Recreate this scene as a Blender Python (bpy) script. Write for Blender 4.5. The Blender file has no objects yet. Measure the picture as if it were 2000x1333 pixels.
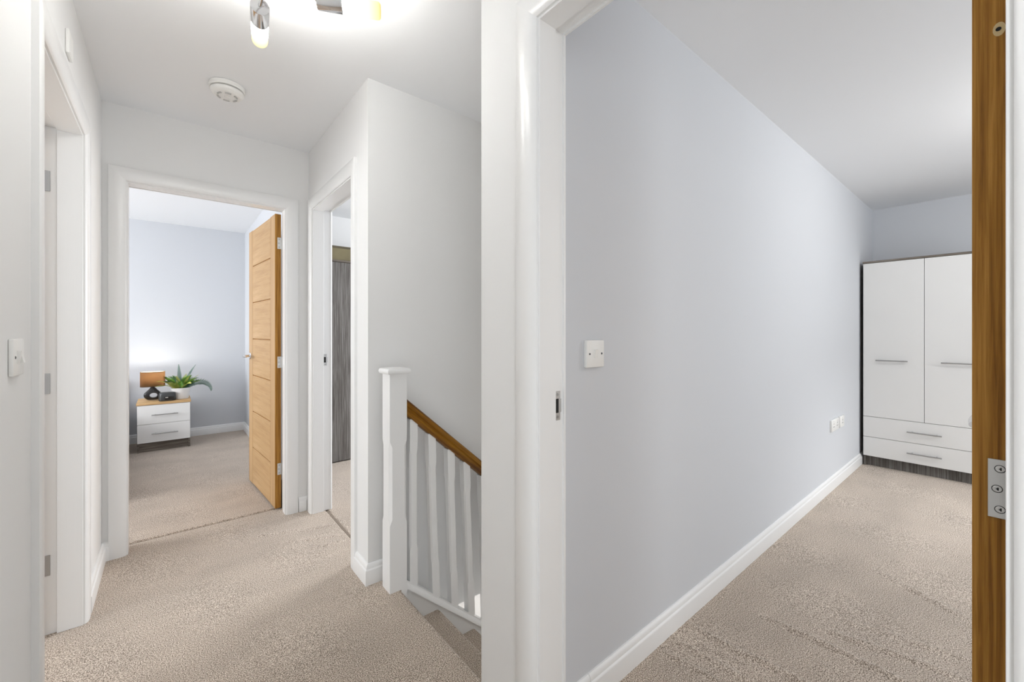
import bpy, bmesh, math, random
from mathutils import Vector, Matrix
from math import sin, cos, pi, radians
random.seed(7)
SC = bpy.context.scene
COL = SC.collection
# ------------------------------------------------------------------ camera
CAM_H = 1.195
cd = bpy.data.cameras.new('camera'); cam = bpy.data.objects.new('camera', cd); COL.objects.link(cam)
cam.location = (0, 0, CAM_H); cam.rotation_euler = (radians(90), 0, radians(-39.72))
cd.sensor_width = 36; cd.lens = 807.7 / 2000 * 36; cd.shift_y = -18.0 / 2000; cd.clip_start = 0.02
SC.camera = cam
# ------------------------------------------------------------------ world, exposure
w = bpy.data.worlds.new('sky'); SC.world = w; w.use_nodes = True
wn = w.node_tree.nodes; wn['Background'].inputs[0].default_value = (0.85, 0.92, 1.0, 1); wn['Background'].inputs[1].default_value = 1.2
SC.view_settings.view_transform = 'Standard'; SC.view_settings.look = 'None'
SC.view_settings.gamma = 1; SC.view_settings.use_curve_mapping = False
SC.view_settings.exposure = 0.52
SC.cycles.max_bounces = 10; SC.cycles.diffuse_bounces = 7; SC.cycles.glossy_bounces = 4
SC.cycles.transmission_bounces = 6; SC.cycles.sample_clamp_indirect = 4.0
SC.cycles.caustics_reflective = False; SC.cycles.caustics_refractive = False
SC.cycles.use_denoising = True

def area_light(name, loc, size, direction, watts, color=(1, 1, 1)):
    l = bpy.data.lights.new(name, 'AREA'); l.shape = 'RECTANGLE'; l.size, l.size_y = size
    l.energy = watts; l.color = color
    o = bpy.data.objects.new(name, l); COL.objects.link(o); o.location = loc
    o.rotation_euler = Vector(direction).to_track_quat('-Z', 'Y').to_euler()
    return o
def point_light(name, loc, r, watts, color=(1, 1, 1)):
    l = bpy.data.lights.new(name, 'POINT'); l.energy = watts; l.color = color; l.shadow_soft_size = r
    o = bpy.data.objects.new(name, l); COL.objects.link(o); o.location = loc
    return o
DAY = (0.94, 0.97, 1.0)
SOFT = (0.98, 0.988, 1.0)
area_light('daylight_right_bedroom', (4.05, -1.84, 1.25), (1.7, 1.6), (0, 1, 0), 10.5, DAY)
area_light('right_bedroom_near_fill', (2.25, -1.84, 1.25), (1.0, 1.6), (0, 1, 0), 13, DAY)  # added fill through a second, unseen window, lifts the near lilac wall
carpet_fill = area_light('carpet_fill_beam', (3.95, -1.83, 1.95), (1.5, 0.25), (0, 1.95, -2.05), 4.3, DAY)  # added beam without a roof opening, brightens the carpet by the wardrobe
carpet_fill.data.spread = radians(55)
area_light('daylight_far_bedroom', (-2.95, 4.2, 1.4), (1.6, 1.4), (1, 0, 0), 66, SOFT)
area_light('daylight_stair_bedroom', (3.55, 3.0, 1.5), (1.2, 1.1), (-1, 0, 0), 52, SOFT)
area_light('daylight_left_room', (-2.95, 1.9, 1.5), (1.7, 1.3), (1, 0, 0), 42, DAY)
area_light('landing_rear_fill', (0.15, -1.56, 1.25), (0.75, 1.6), (0, 1, 0), 3.5, DAY)  # added fill behind the camera for the far landing walls
area_light('landing_side_fill', (-0.24, -0.72, 1.15), (0.75, 1.6), (1, 0, 0), 13, DAY)  # added fill beside the camera for the door casing and stair wall
area_light('daylight_hall_below', (4.55, 2.5, -1.2), (1.0, 1.6), (-1, 0, 0), 60, (1, 1, 1))

# ------------------------------------------------------------------ materials
def mat(name):
    m = bpy.data.materials.new(name); m.use_nodes = True
    nt = m.node_tree; b = nt.nodes['Principled BSDF']
    return m, nt, b
def N(nt, typ, **kw):
    n = nt.nodes.new(typ)
    for k, v in kw.items():
        if k in n.inputs: n.inputs[k].default_value = v
        else: setattr(n, k, v)
    return n
def ramp(nt, fac, stops):
    r = nt.nodes.new('ShaderNodeValToRGB')
    e = r.color_ramp.elements
    while len(e) < len(stops): e.new(0.5)
    for i, (p, c) in enumerate(stops):
        e[i].position = p; e[i].color = (*c, 1)
    nt.links.new(fac, r.inputs[0]); return r
def bump(nt, b, height, strength, dist):
    n = N(nt, 'ShaderNodeBump'); n.inputs['Strength'].default_value = strength; n.inputs['Distance'].default_value = dist
    nt.links.new(height, n.inputs['Height']); nt.links.new(n.outputs[0], b.inputs['Normal'])
def simple(name, col, rough=0.5, metal=0.0, spec=0.5, coat=0.0, vary=0.0, vscale=4.0):
    m, nt, b = mat(name)
    b.inputs['Base Color'].default_value = (*col, 1); b.inputs['Roughness'].default_value = rough
    b.inputs['Metallic'].default_value = metal; b.inputs['Specular IOR Level'].default_value = spec
    b.inputs['Coat Weight'].default_value = coat; b.inputs['Coat Roughness'].default_value = 0.12
    g = N(nt, 'ShaderNodeNewGeometry')
    n = N(nt, 'ShaderNodeTexNoise'); n.inputs['Scale'].default_value = vscale; n.inputs['Detail'].default_value = 3
    nt.links.new(g.outputs['Position'], n.inputs['Vector'])
    if vary:
        r = ramp(nt, n.outputs[0], [(0.3, tuple(c * (1 - vary) for c in col)), (0.7, tuple(min(1, c * (1 + vary)) for c in col))])
        nt.links.new(r.outputs[0], b.inputs['Base Color'])
    return m
def paint(name, col, rough, relief=0.05, rscale=130, spec=0.3):
    m, nt, b = mat(name)
    b.inputs['Base Color'].default_value = (*col, 1); b.inputs['Roughness'].default_value = rough
    b.inputs['Specular IOR Level'].default_value = spec
    g = N(nt, 'ShaderNodeNewGeometry'); n = N(nt, 'ShaderNodeTexNoise')
    n.inputs['Scale'].default_value = rscale; n.inputs['Detail'].default_value = 4
    nt.links.new(g.outputs['Position'], n.inputs['Vector'])
    bump(nt, b, n.outputs[0], relief, 0.002)
    return m
M = {}
M['white_wall'] = paint('white_wall_paint', (0.79, 0.793, 0.79), 0.85)
M['lilac_wall'] = paint('lilac_wall_paint', (0.622, 0.642, 0.674), 0.85)
M['ceiling'] = paint('ceiling_paint', (0.852, 0.866, 0.882), 0.9)
M['gloss'] = None
def gloss_paint():
    m, nt, b = mat('white_gloss_paint')
    b.inputs['Base Color'].default_value = (0.825, 0.828, 0.825, 1); b.inputs['Roughness'].default_value = 0.28
    b.inputs['Specular IOR Level'].default_value = 0.5
    g = N(nt, 'ShaderNodeNewGeometry'); mp = N(nt, 'ShaderNodeMapping'); mp.inputs['Scale'].default_value = (90, 90, 4)
    n = N(nt, 'ShaderNodeTexNoise'); n.inputs['Scale'].default_value = 1.0; n.inputs['Detail'].default_value = 3
    nt.links.new(g.outputs['Position'], mp.inputs[0]); nt.links.new(mp.outputs[0], n.inputs['Vector'])
    bump(nt, b, n.outputs[0], 0.12, 0.0015)
    return m
M['gloss'] = gloss_paint()
def wood(name, dark, mid, light, axis='z', rough=0.45, fine=70, along=2.2, coat=0.0, cathedral=0.35, tilt=0.0):
    m, nt, b = mat(name)
    tc0 = N(nt, 'ShaderNodeTexCoord'); tc = N(nt, 'ShaderNodeMapping'); tc.inputs['Rotation'].default_value = (0, tilt, 0)
    nt.links.new(tc0.outputs['Object'], tc.inputs[0])
    mp = N(nt, 'ShaderNodeMapping')
    s = {'x': (along, fine, fine), 'y': (fine, along, fine), 'z': (fine, fine, along)}[axis]
    mp.inputs['Scale'].default_value = s
    nt.links.new(tc.outputs[0], mp.inputs[0])
    n1 = N(nt, 'ShaderNodeTexNoise'); n1.inputs['Scale'].default_value = 1.0; n1.inputs['Detail'].default_value = 6; n1.inputs['Roughness'].default_value = 0.65; n1.inputs['Distortion'].default_value = 0.4
    nt.links.new(mp.outputs[0], n1.inputs['Vector'])
    mp2 = N(nt, 'ShaderNodeMapping'); mp2.inputs['Scale'].default_value = tuple(v * 0.13 for v in s)
    nt.links.new(tc.outputs[0], mp2.inputs[0])
    n2 = N(nt, 'ShaderNodeTexNoise'); n2.inputs['Scale'].default_value = 1.3; n2.inputs['Detail'].default_value = 2; n2.inputs['Distortion'].default_value = 1.2
    nt.links.new(mp2.outputs[0], n2.inputs['Vector'])
    mx = N(nt, 'ShaderNodeMath', operation='MULTIPLY_ADD'); mx.inputs[1].default_value = cathedral
    nt.links.new(n2.outputs[0], mx.inputs[0])
    ms = N(nt, 'ShaderNodeMath', operation='MULTIPLY'); ms.inputs[1].default_value = 1 - cathedral
    nt.links.new(n1.outputs[0], ms.inputs[0]); nt.links.new(ms.outputs[0], mx.inputs[2])
    r = ramp(nt, mx.outputs[0], [(0.38, dark), (0.5, mid), (0.61, light)])
    nt.links.new(r.outputs[0], b.inputs['Base Color'])
    b.inputs['Roughness'].default_value = rough; b.inputs['Coat Weight'].default_value = coat; b.inputs['Specular IOR Level'].default_value = 0.25
    bump(nt, b, n1.outputs[0], 0.08, 0.001)
    return m
M['oak'] = wood('oak_veneer_upright', (0.41, 0.25, 0.115), (0.48, 0.305, 0.15), (0.54, 0.355, 0.185), 'z', 0.5)
M['oak_cross'] = wood('oak_veneer_level', (0.43, 0.265, 0.125), (0.49, 0.315, 0.155), (0.545, 0.36, 0.19), 'x', 0.5, 60, 2.6)
M['oak_edge'] = wood('oak_lipping', (0.17, 0.066, 0.006), (0.30, 0.135, 0.018), (0.43, 0.215, 0.042), 'z', 0.5, 190, 4, 0.0, 0.35)
M['rail_oak'] = wood('oiled_handrail_oak', (0.085, 0.026, 0.001), (0.20, 0.078, 0.003), (0.33, 0.15, 0.011), 'x', 0.42, 80, 3, 0.0, 0.35, -math.atan(.875))
M['top_oak'] = wood('oak_effect_top', (0.48, 0.30, 0.14), (0.60, 0.39, 0.19), (0.68, 0.47, 0.26), 'x', 0.5, 60, 3)
M['grey_wood'] = wood('grey_oak_board', (0.07, 0.062, 0.055), (0.135, 0.125, 0.115), (0.21, 0.20, 0.19), 'z', 0.55, 120, 3.0, 0.0, 0.2)
M['grey_wood_x'] = wood('grey_oak_plinth', (0.09, 0.075, 0.06), (0.17, 0.145, 0.12), (0.25, 0.225, 0.195), 'x', 0.55, 90, 3.0, 0.0, 0.3)
M['white_front'] = simple('white_board_front', (0.79, 0.79, 0.78), 0.42, vary=0.006)
M['dark_gap'] = simple('dark_carcass', (0.05, 0.048, 0.045), 0.7)
M['black_side'] = simple('charcoal_carcass_side', (0.035, 0.035, 0.04), 0.6)
M['plastic'] = simple('white_plastic', (0.83, 0.83, 0.81), 0.35)
M['grey_plastic'] = simple('grey_plastic', (0.45, 0.45, 0.44), 0.4)
M['chrome'] = simple('chrome', (0.80, 0.80, 0.81), 0.12, 1.0)
M['steel'] = simple('satin_steel', (0.62, 0.62, 0.61), 0.38, 1.0)
M['bar_steel'] = simple('bar_handle_steel', (0.42, 0.42, 0.42), 0.4, 1.0)
M['dark_hole'] = simple('dark_recess', (0.008, 0.008, 0.008), 0.8)
M['screw'] = simple('screw_steel', (0.42, 0.42, 0.42), 0.35, 1.0)
M['black_ceramic'] = simple('black_ceramic', (0.012, 0.011, 0.011), 0.22)
M['dark_plastic'] = simple('dark_grey_plastic', (0.045, 0.048, 0.05), 0.35)
M['white_pot'] = simple('white_glazed_pot', (0.80, 0.79, 0.78), 0.3)
M['soil'] = simple('potting_soil', (0.035, 0.025, 0.018), 0.95, vary=0.3, vscale=200)
M['mattress'] = simple('pale_bedding', (0.62, 0.60, 0.58), 0.9, vary=0.02)
M['divan'] = simple('charcoal_divan_fabric', (0.03, 0.03, 0.032), 0.95)
M['card'] = simple('olive_brown_card', (0.165, 0.14, 0.075), 0.8, vary=0.12, vscale=6)
M['card_dark'] = simple('olive_brown_lid', (0.09, 0.075, 0.045), 0.8)
M['raw_oak'] = simple('splintered_raw_oak', (0.55, 0.42, 0.22), 0.8)
M['frame'] = simple('white_upvc', (0.85, 0.85, 0.85), 0.3)
def carpet():
    m, nt, b = mat('beige_twist_carpet')
    g = N(nt, 'ShaderNodeNewGeometry')
    n = N(nt, 'ShaderNodeTexNoise'); n.inputs['Scale'].default_value = 290; n.inputs['Detail'].default_value = 3; n.inputs['Roughness'].default_value = 0.6
    nt.links.new(g.outputs['Position'], n.inputs['Vector'])
    n2 = N(nt, 'ShaderNodeTexNoise'); n2.inputs['Scale'].default_value = 3.0; n2.inputs['Detail'].default_value = 3
    mp = N(nt, 'ShaderNodeMapping'); mp.inputs['Scale'].default_value = (1.0, 1.6, 1.0)
    nt.links.new(g.outputs['Position'], mp.inputs[0]); nt.links.new(mp.outputs[0], n2.inputs['Vector'])
    r = ramp(nt, n.outputs[0], [(0.36, (0.065, 0.043, 0.029)), (0.46, (0.36, 0.29, 0.228)), (0.54, (0.57, 0.482, 0.40)), (0.63, (0.90, 0.81, 0.715))])
    mm = N(nt, 'ShaderNodeMapRange'); mm.inputs['From Min'].default_value = 0.3; mm.inputs['From Max'].default_value = 0.7
    mm.inputs['To Min'].default_value = 0.90; mm.inputs['To Max'].default_value = 1.08
    nt.links.new(n2.outputs[0], mm.inputs['Value'])
    mul = N(nt, 'ShaderNodeMix', data_type='RGBA', blend_type='MULTIPLY'); mul.inputs['Factor'].default_value = 1.0
    nt.links.new(r.outputs[0], mul.inputs['A']); nt.links.new(mm.outputs[0], mul.inputs['B'])
    nt.links.new(mul.outputs['Result'], b.inputs['Base Color'])
    b.inputs['Roughness'].default_value = 1.0; b.inputs['Specular IOR Level'].default_value = 0.05
    b.inputs['Sheen Weight'].default_value = 0.15; b.inputs['Sheen Roughness'].default_value = 0.6
    bump(nt, b, n.outputs[0], 0.55, 0.004)
    return m
M['carpet'] = carpet()
M['carpet_gap'] = simple('carpet_edge_backing', (0.24, 0.195, 0.155), 1.0)
def leaf_mat(name, base, tip):
    m, nt, b = mat(name)
    g = N(nt, 'ShaderNodeNewGeometry'); n = N(nt, 'ShaderNodeTexNoise'); n.inputs['Scale'].default_value = 22
    nt.links.new(g.outputs['Position'], n.inputs['Vector'])
    r = ramp(nt, n.outputs[0], [(0.35, base), (0.65, tip)])
    nt.links.new(r.outputs[0], b.inputs['Base Color']); b.inputs['Roughness'].default_value = 0.5
    b.inputs['Transmission Weight'].default_value = 0.0
    return m
M['leaf_green'] = leaf_mat('fern_green', (0.06, 0.20, 0.02), (0.25, 0.50, 0.06))
M['leaf_blue'] = leaf_mat('fern_blue_green', (0.06, 0.14, 0.10), (0.16, 0.26, 0.20))
M['leaf_lime'] = leaf_mat('fern_lime', (0.35, 0.45, 0.06), (0.62, 0.62, 0.16))
def shade_mat():
    m, nt, b = mat('black_voile_lampshade')
    out = nt.nodes['Material Output']
    b.inputs['Base Color'].default_value = (0.02, 0.016, 0.014, 1); b.inputs['Roughness'].default_value = 0.9
    t = N(nt, 'ShaderNodeBsdfTranslucent'); t.inputs[0].default_value = (0.60, 0.46, 0.34, 1)
    mx = N(nt, 'ShaderNodeMixShader'); mx.inputs[0].default_value = 0.8
    nt.links.new(b.outputs[0], mx.inputs[1]); nt.links.new(t.outputs[0], mx.inputs[2]); nt.links.new(mx.outputs[0], out.inputs[0])
    return m
M['shade'] = shade_mat()
def lining_mat():
    m, nt, b = mat('cream_shade_lining'); out = nt.nodes['Material Output']
    b.inputs['Base Color'].default_value = (0.55, 0.51, 0.45, 1); b.inputs['Roughness'].default_value = 0.9
    t = N(nt, 'ShaderNodeBsdfTranslucent'); t.inputs[0].default_value = (0.92, 0.83, 0.68, 1)
    mx = N(nt, 'ShaderNodeMixShader'); mx.inputs[0].default_value = 0.7
    nt.links.new(b.outputs[0], mx.inputs[1]); nt.links.new(t.outputs[0], mx.inputs[2]); nt.links.new(mx.outputs[0], out.inputs[0])
    return m
M['lining'] = lining_mat()
def glow(name, stops, strength, axis=None):
    m, nt, b = mat(name)
    nt.nodes.remove(b); out = nt.nodes['Material Output']
    e = N(nt, 'ShaderNodeEmission'); e.inputs['Strength'].default_value = strength
    if axis:
        tc = N(nt, 'ShaderNodeTexCoord'); s = N(nt, 'ShaderNodeSeparateXYZ')
        nt.links.new(tc.outputs['Generated'], s.inputs[0])
        r = ramp(nt, s.outputs[axis], stops); nt.links.new(r.outputs[0], e.inputs['Color'])
    else: e.inputs['Color'].default_value = (*stops, 1)
    nt.links.new(e.outputs[0], out.inputs[0]); return m
M['tube_glow'] = glow('lit_frosted_tube', [(0.0, (1.0, 0.985, 0.955)), (0.45, (1.0, 0.98, 0.94)), (0.62, (0.0140, 0.0130, 0.0082)), (0.93, (0.0105, 0.0090, 0.0042)), (1.0, (0.0090, 0.0056, 0.0022))], 22.0 * 4.3, 'Z')
M['fill_globe_glow'] = glow('fill_globe_emission', (1.0, 0.985, 0.96), 50.0)  # glow of the globe added to fill the right bedroom
M['bulb_glow'] = glow('lit_bulb', (1.0, 0.85, 0.62), 8.0)
def glass():
    m, nt, b = mat('clear_glass'); b.inputs['Transmission Weight'].default_value = 1.0
    b.inputs['Roughness'].default_value = 0.0; b.inputs['IOR'].default_value = 1.45; return m
M['glass'] = glass()

# ------------------------------------------------------------------ mesh helpers
class MB:
    def __init__(s): s.v = []; s.f = []
    def add(s, vs, fs):
        o = len(s.v); s.v += [tuple(v) for v in vs]; s.f += [tuple(i + o for i in f) for f in fs]; return s
    def bm(s, b):
        b.verts.ensure_lookup_table(); b.verts.index_update()
        s.add([v.co.copy() for v in b.verts], [[v.index for v in f.verts] for f in b.faces]); b.free(); return s
    def box(s, x0, x1, y0, y1, z0, z1, bev=0, seg=1):
        b = bmesh.new(); bmesh.ops.create_cube(b, size=1)
        for v in b.verts:
            v.co = Vector(((x0 + x1) / 2 + v.co.x * (x1 - x0), (y0 + y1) / 2 + v.co.y * (y1 - y0), (z0 + z1) / 2 + v.co.z * (z1 - z0)))
        if bev: bmesh.ops.bevel(b, geom=list(b.edges), offset=bev, segments=seg, profile=0.5, affect='EDGES')
        return s.bm(b)
    def tube(s, pts, r, n=12, cap=True):
        pts = [Vector(p) for p in pts]; rs = r if isinstance(r, (list, tuple)) else [r] * len(pts)
        rings = []; t0 = (pts[1] - pts[0]).normalized()
        up = Vector((0, 0, 1)) if abs(t0.z) < 0.9 else Vector((1, 0, 0))
        u = t0.cross(up).normalized(); vs = []
        for i, p in enumerate(pts):
            t = (pts[min(i + 1, len(pts) - 1)] - pts[max(i - 1, 0)]).normalized()
            u = (u - t * u.dot(t)).normalized(); v = t.cross(u)
            vs += [p + rs[i] * (cos(2 * pi * k / n) * u + sin(2 * pi * k / n) * v) for k in range(n)]
        fs = [(i * n + k, i * n + (k + 1) % n, (i + 1) * n + (k + 1) % n, (i + 1) * n + k) for i in range(len(pts) - 1) for k in range(n)]
        if cap: fs += [tuple(reversed(range(n))), tuple(range((len(pts) - 1) * n, len(pts) * n))]
        return s.add(vs, fs)
    def lathe(s, prof, c=(0, 0, 0), n=32, sx=1.0, sy=1.0):
        vs = [(c[0] + sx * r * cos(2 * pi * k / n), c[1] + sy * r * sin(2 * pi * k / n), c[2] + z) for r, z in prof for k in range(n)]
        m = len(prof)
        fs = [(i * n + k, i * n + (k + 1) % n, (i + 1) * n + (k + 1) % n, (i + 1) * n + k) for i in range(m - 1) for k in range(n)]
        if prof[0][0] > 1e-6: fs.append(tuple(reversed(range(n))))
        if prof[-1][0] > 1e-6: fs.append(tuple(range((m - 1) * n, m * n)))
        return s.add(vs, fs)
    def sweep(s, prof, frames, closed_ends=True):
        """prof: (a,b) pairs; frames: (origin, A, B) with A,B vectors"""
        vs = []; n = len(prof)
        for o, A, B in frames: vs += [Vector(o) + Vector(A) * a + Vector(B) * b for a, b in prof]
        fs = [(i * n + k, i * n + (k + 1) % n, (i + 1) * n + (k + 1) % n, (i + 1) * n + k) for i in range(len(frames) - 1) for k in range(n)]
        if closed_ends: fs += [tuple(reversed(range(n))), tuple(range((len(frames) - 1) * n, len(frames) * n))]
        return s.add(vs, fs)
    def build(s, name, m, parent=None, smooth=35, loc=None, **props):
        me = bpy.data.meshes.new(name); me.from_pydata(s.v, [], s.f); me.update()
        b = bmesh.new(); b.from_mesh(me); bmesh.ops.remove_doubles(b, verts=list(b.verts), dist=1e-6)
        bmesh.ops.recalc_face_normals(b, faces=list(b.faces)); b.to_mesh(me); b.free()
        if smooth:
            me.polygons.foreach_set('use_smooth', [True] * len(me.polygons)); me.set_sharp_from_angle(angle=radians(smooth))
        me.materials.append(m)
        o = bpy.data.objects.new(name, me); COL.objects.link(o)
        if parent: o.parent = parent
        if loc: o.location = loc
        for k, v in props.items(): o[k] = v
        return o
def thing(name, label, cat, loc=(0, 0, 0), rz=0.0, **props):
    o = bpy.data.objects.new(name, None); COL.objects.link(o); o.location = loc; o.rotation_euler = (0, 0, rz)
    o.empty_display_size = 0.1; o['label'] = label; o['category'] = cat
    for k, v in props.items(): o[k] = v
    return o
def st(mb, name, m, label, cat, smooth=35, parent=None):
    return mb.build(name, m, parent, smooth, kind='structure', label=label, category=cat)
def box(*a, **k): return MB().box(*a, **k)
ST = dict(kind='structure')

# ------------------------------------------------------------------ layout constants (metres)
H = 2.40
XL, XR, YF = -0.268, 0.728, 3.02          # landing walls
YS = 1.945                                # stairwell wall
YB = 0.869                                # right bedroom wall face
XB = 0.825                                # right bedroom side of the door wall
XE = 5.388                                # right bedroom end wall
# ------------------------------------------------------------------ floors: carpet sheets with real ruck lines
def bell(d, wd): return math.exp(-(d / wd) ** 2)
def ruck(x, y, pts, amp, wd):
    best = 1e9; tt = 0; n = len(pts) - 1
    for i in range(n):
        (ax, ay), (bx, by) = pts[i], pts[i + 1]
        dx, dy = bx - ax, by - ay; L = dx * dx + dy * dy
        t = max(0, min(1, ((x - ax) * dx + (y - ay) * dy) / L)); d = math.hypot(x - ax - t * dx, y - ay - t * dy)
        if d < best: best = d; tt = (i + t) / n
    return amp * bell(best, wd) * min(1, 4 * min(tt + 0.08, 1.08 - tt))
def lin(a, b, n): return [a + (b - a) * i / n for i in range(n + 1)]
def sheet(name, xs, ys, hf, label, skip=None):
    mb = MB(); nx = len(xs); idx = {}
    vs = [(x, y, hf(x, y)) for y in ys for x in xs]; fs = []
    for j in range(len(ys) - 1):
        for i in range(nx - 1):
            if skip and skip((xs[i] + xs[i + 1]) / 2, (ys[j] + ys[j + 1]) / 2): continue
            fs.append((j * nx + i, j * nx + i + 1, (j + 1) * nx + i + 1, (j + 1) * nx + i))
    mb.add(vs, fs)
    return st(mb, name, M['carpet'], label, 'floor', 60)
SEAM_Y, SEAM_X = 3.172, 0.818
def roll(d):   # rounded carpet edge, d = distance inside the edge
    return 0.0 if d > 0.014 else -0.011 * (1 - d / 0.014) ** 2
L_RUCKS = [([(0.797, 2.68), (0.597, 2.712)], 0.0059, 0.0102), ([(0.6, 2.74), (0.38, 2.82)], 0.0034, 0.0136), ([(0.795, 2.507), (0.522, 2.617)], 0.0051, 0.0110),
           ([(0.783, 2.438), (0.646, 2.453)], 0.0051, 0.0102), ([(0.78, 2.57), (0.66, 2.60)], 0.0034, 0.0102)]
def h_land(x, y):
    z = sum(ruck(x, y, *r) for r in L_RUCKS) if y > 2.2 else 0.0
    z += roll(SEAM_Y - 0.006 - y)
    if y > 2.1: z += roll(SEAM_X - 0.0022 - x)
    return z + 0.0008 * sin(7 * x + 3 * y) * sin(5 * y - 2 * x)
xs = lin(-0.42, 0.79, 60) + [0.796, 0.80, 0.804, 0.808, 0.811, 0.8155]
ys = lin(-1.6, 2.0, 60) + lin(2.015, 3.13, 75) + [3.145, 3.152, 3.156, 3.159, 3.162, 3.1655]
sheet('floor', xs, ys, h_land, 'beige carpeted landing floor between the white walls',
      lambda x, y: x > 0.74 and y < 2.0)
def h_flat(dx0=None, dy0=None):
    def f(x, y):
        z = 0.0008 * sin(7 * x + 3 * y) * sin(5 * y - 2 * x)
        if dx0 is not None: z += roll(x - dx0)
        if dy0 is not None: z += roll(y - dy0)
        return z
    return f
sheet('floor.001', lin(-3.05, 0.80, 40), [SEAM_Y + 0.006, 3.182, 3.185, 3.188, 3.192, 3.2] + lin(3.25, 6.05, 40), h_flat(None, SEAM_Y + 0.006),
      'beige carpet of far bedroom beyond the oak door')
sheet('floor.002', [SEAM_X + 0.0022, 0.825, 0.828, 0.832, 0.838] + lin(0.87, 3.65, 40), lin(2.0, 4.6, 40), h_flat(SEAM_X + 0.0022),
      'beige carpet in narrow doorway leading to grey wardrobe')
B_RUCKS = [([(1.637, 0.835), (1.632, 0.68), (1.655, 0.56), (1.668, 0.40), (1.68, 0.2)], 0.0102, 0.0119), ([(1.92, 0.661), (1.93, 0.437), (1.927, 0.2), (1.93, 0.0)], 0.0102, 0.0153),
           ([(2.017, 0.486), (2.064, 0.304), (2.106, 0.1)], 0.0085, 0.0153), ([(2.658, 0.315), (2.563, 0.128)], 0.0085, 0.0170), ([(2.15, 0.457), (2.2, 0.271), (2.24, 0.1)], 0.0043, 0.0170),
           ([(1.425, 0.823), (1.438, 0.70), (1.45, 0.5)], 0.0068, 0.0102), ([(2.719, 0.413), (2.637, 0.264)], 0.0051, 0.0170), ([(1.509, 0.834), (1.519, 0.70), (1.53, 0.5)], 0.0059, 0.0110)]
def h_bed(x, y):
    z = sum(ruck(x, y, *r) for r in B_RUCKS) if (1.3 < x < 2.9 and y > -0.1) else 0.0
    return z + 0.001 * sin(6 * x + 2 * y) * sin(4 * y - 3 * x)
sheet('floor.003', lin(0.70, 1.3, 12) + lin(1.308, 2.9, 180) + lin(2.95, 5.45, 40), lin(-1.95, -0.1, 30) + lin(-0.07, 0.9, 45), h_bed,
      'beige rucked carpet of right bedroom below the lilac wall', lambda x, y: x < 0.74 and (y > 0.80 or y < -0.05))
sheet('floor.004', lin(-3.05, -0.42, 20), lin(0.3, 3.1, 20), h_flat(), 'carpet of the room through the left doorway')
st(box(-3.05, 0.815, -1.7, 6.05, -0.31, -0.013).box(0.80, 3.65, 1.95, 4.6, -0.31, -0.013).box(0.70, 5.45, -1.95, 0.90, -0.31, -0.013).box(SEAM_X - .006, SEAM_X + .006, 2.16, 2.92, -.02, -.004).box(-.17, .59, SEAM_Y - .006, SEAM_Y + .006, -.02, -.0065), 'floor_slab', M['carpet_gap'], 'timber floor deck under the upstairs carpets', 'floor', 0)
st(box(0.6, 4.8, 0.9, 3.4, -2.66, -2.56), 'floor_hall_below', M['carpet'], 'ground floor hall below the stairs', 'floor', 0)

# ------------------------------------------------------------------ ceilings and walls
st(box(-3.2, 5.6, -3.0, 6.2, H, H + 0.1), 'ceiling', M['ceiling'], 'flat white ceiling over landing and bedrooms', 'ceiling', 0)
def wall(name, m, boxes, label):
    mb = MB()
    for b in boxes: mb.box(*b)
    return st(mb, name, m, label, 'wall', 0)
DH = 2.024    # rough opening head
wall('wall_left', M['white_wall'], [(XL - .055, XL, -1.6, -1.12, 0, H), (XL - .055, XL, -0.32, 1.636, 0, H), (XL - .055, XL, -1.12, -0.32, 0, 0.3), (XL - .055, XL, -1.12, -0.32, 2.0, H), (XL - .055, XL, 2.436, YF, 0, H), (XL - .055, XL, 1.636, 2.436, DH, H)], 'white left landing wall with light switch and doorway')
wall('wall_left_room_side', M['white_wall'], [(XL - .11, XL - .055, -1.6, -1.12, 0, H), (XL - .11, XL - .055, -0.32, 1.636, 0, H), (XL - .11, XL - .055, -1.12, -0.32, 0, 0.3), (XL - .11, XL - .055, -1.12, -0.32, 2.0, H), (XL - .11, XL - .055, 2.436, YF, 0, H), (XL - .11, XL - .055, 1.636, 2.436, DH, H)], 'room side of the left landing wall')
wall('wall_far', M['white_wall'], [(XL - .11, -0.191, YF, YF + .055, 0, H), (0.608, XR, YF, YF + .055, 0, H), (-0.191, 0.608, YF, YF + .055, DH, H)], 'white wall at landing end around the far bedroom doorway')
wall('wall_far_bedroom_near', M['lilac_wall'], [(-3.1, -0.191, YF + .055, YF + .11, 0, H), (0.608, 0.72, YF + .055, YF + .11, 0, H), (-0.191, 0.608, YF + .055, YF + .11, DH, H)], 'bedroom side of the wall at landing end')
wall('wall_right', M['white_wall'], [(XR, XR + .055, YS, 2.140, 0, H), (XR, XR + .055, 2.938, YF + .11, 0, H), (XR, XR + .055, 2.140, 2.938, DH, H)], 'short white wall around narrow doorway beside newel post')
wall('wall_right_room_side', M['lilac_wall'], [(XR + .055, XR + .11, YS + .11, 2.140, 0, H), (XR + .055, XR + .11, 2.938, YF + .11, 0, H), (XR + .055, XR + .11, 2.140, 2.938, DH, H)], 'room side of the wall around narrow doorway')
wall('wall_stairwell', M['white_wall'], [(XR + .055, 4.7, YS, YS + .055, -0.31, H)], 'white wall rising behind the stair balustrade')
wall('wall_stairwell_back', M['lilac_wall'], [(XR + .055, 3.7, YS + .055, YS + .11, 0, H)], 'room side of the stairwell wall')
wall('wall_bedroom_left', M['lilac_wall'], [(XB, XE + .1, YB, YB + .07, -0.013, H)], 'long pale lilac wall of the right bedroom')
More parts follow.
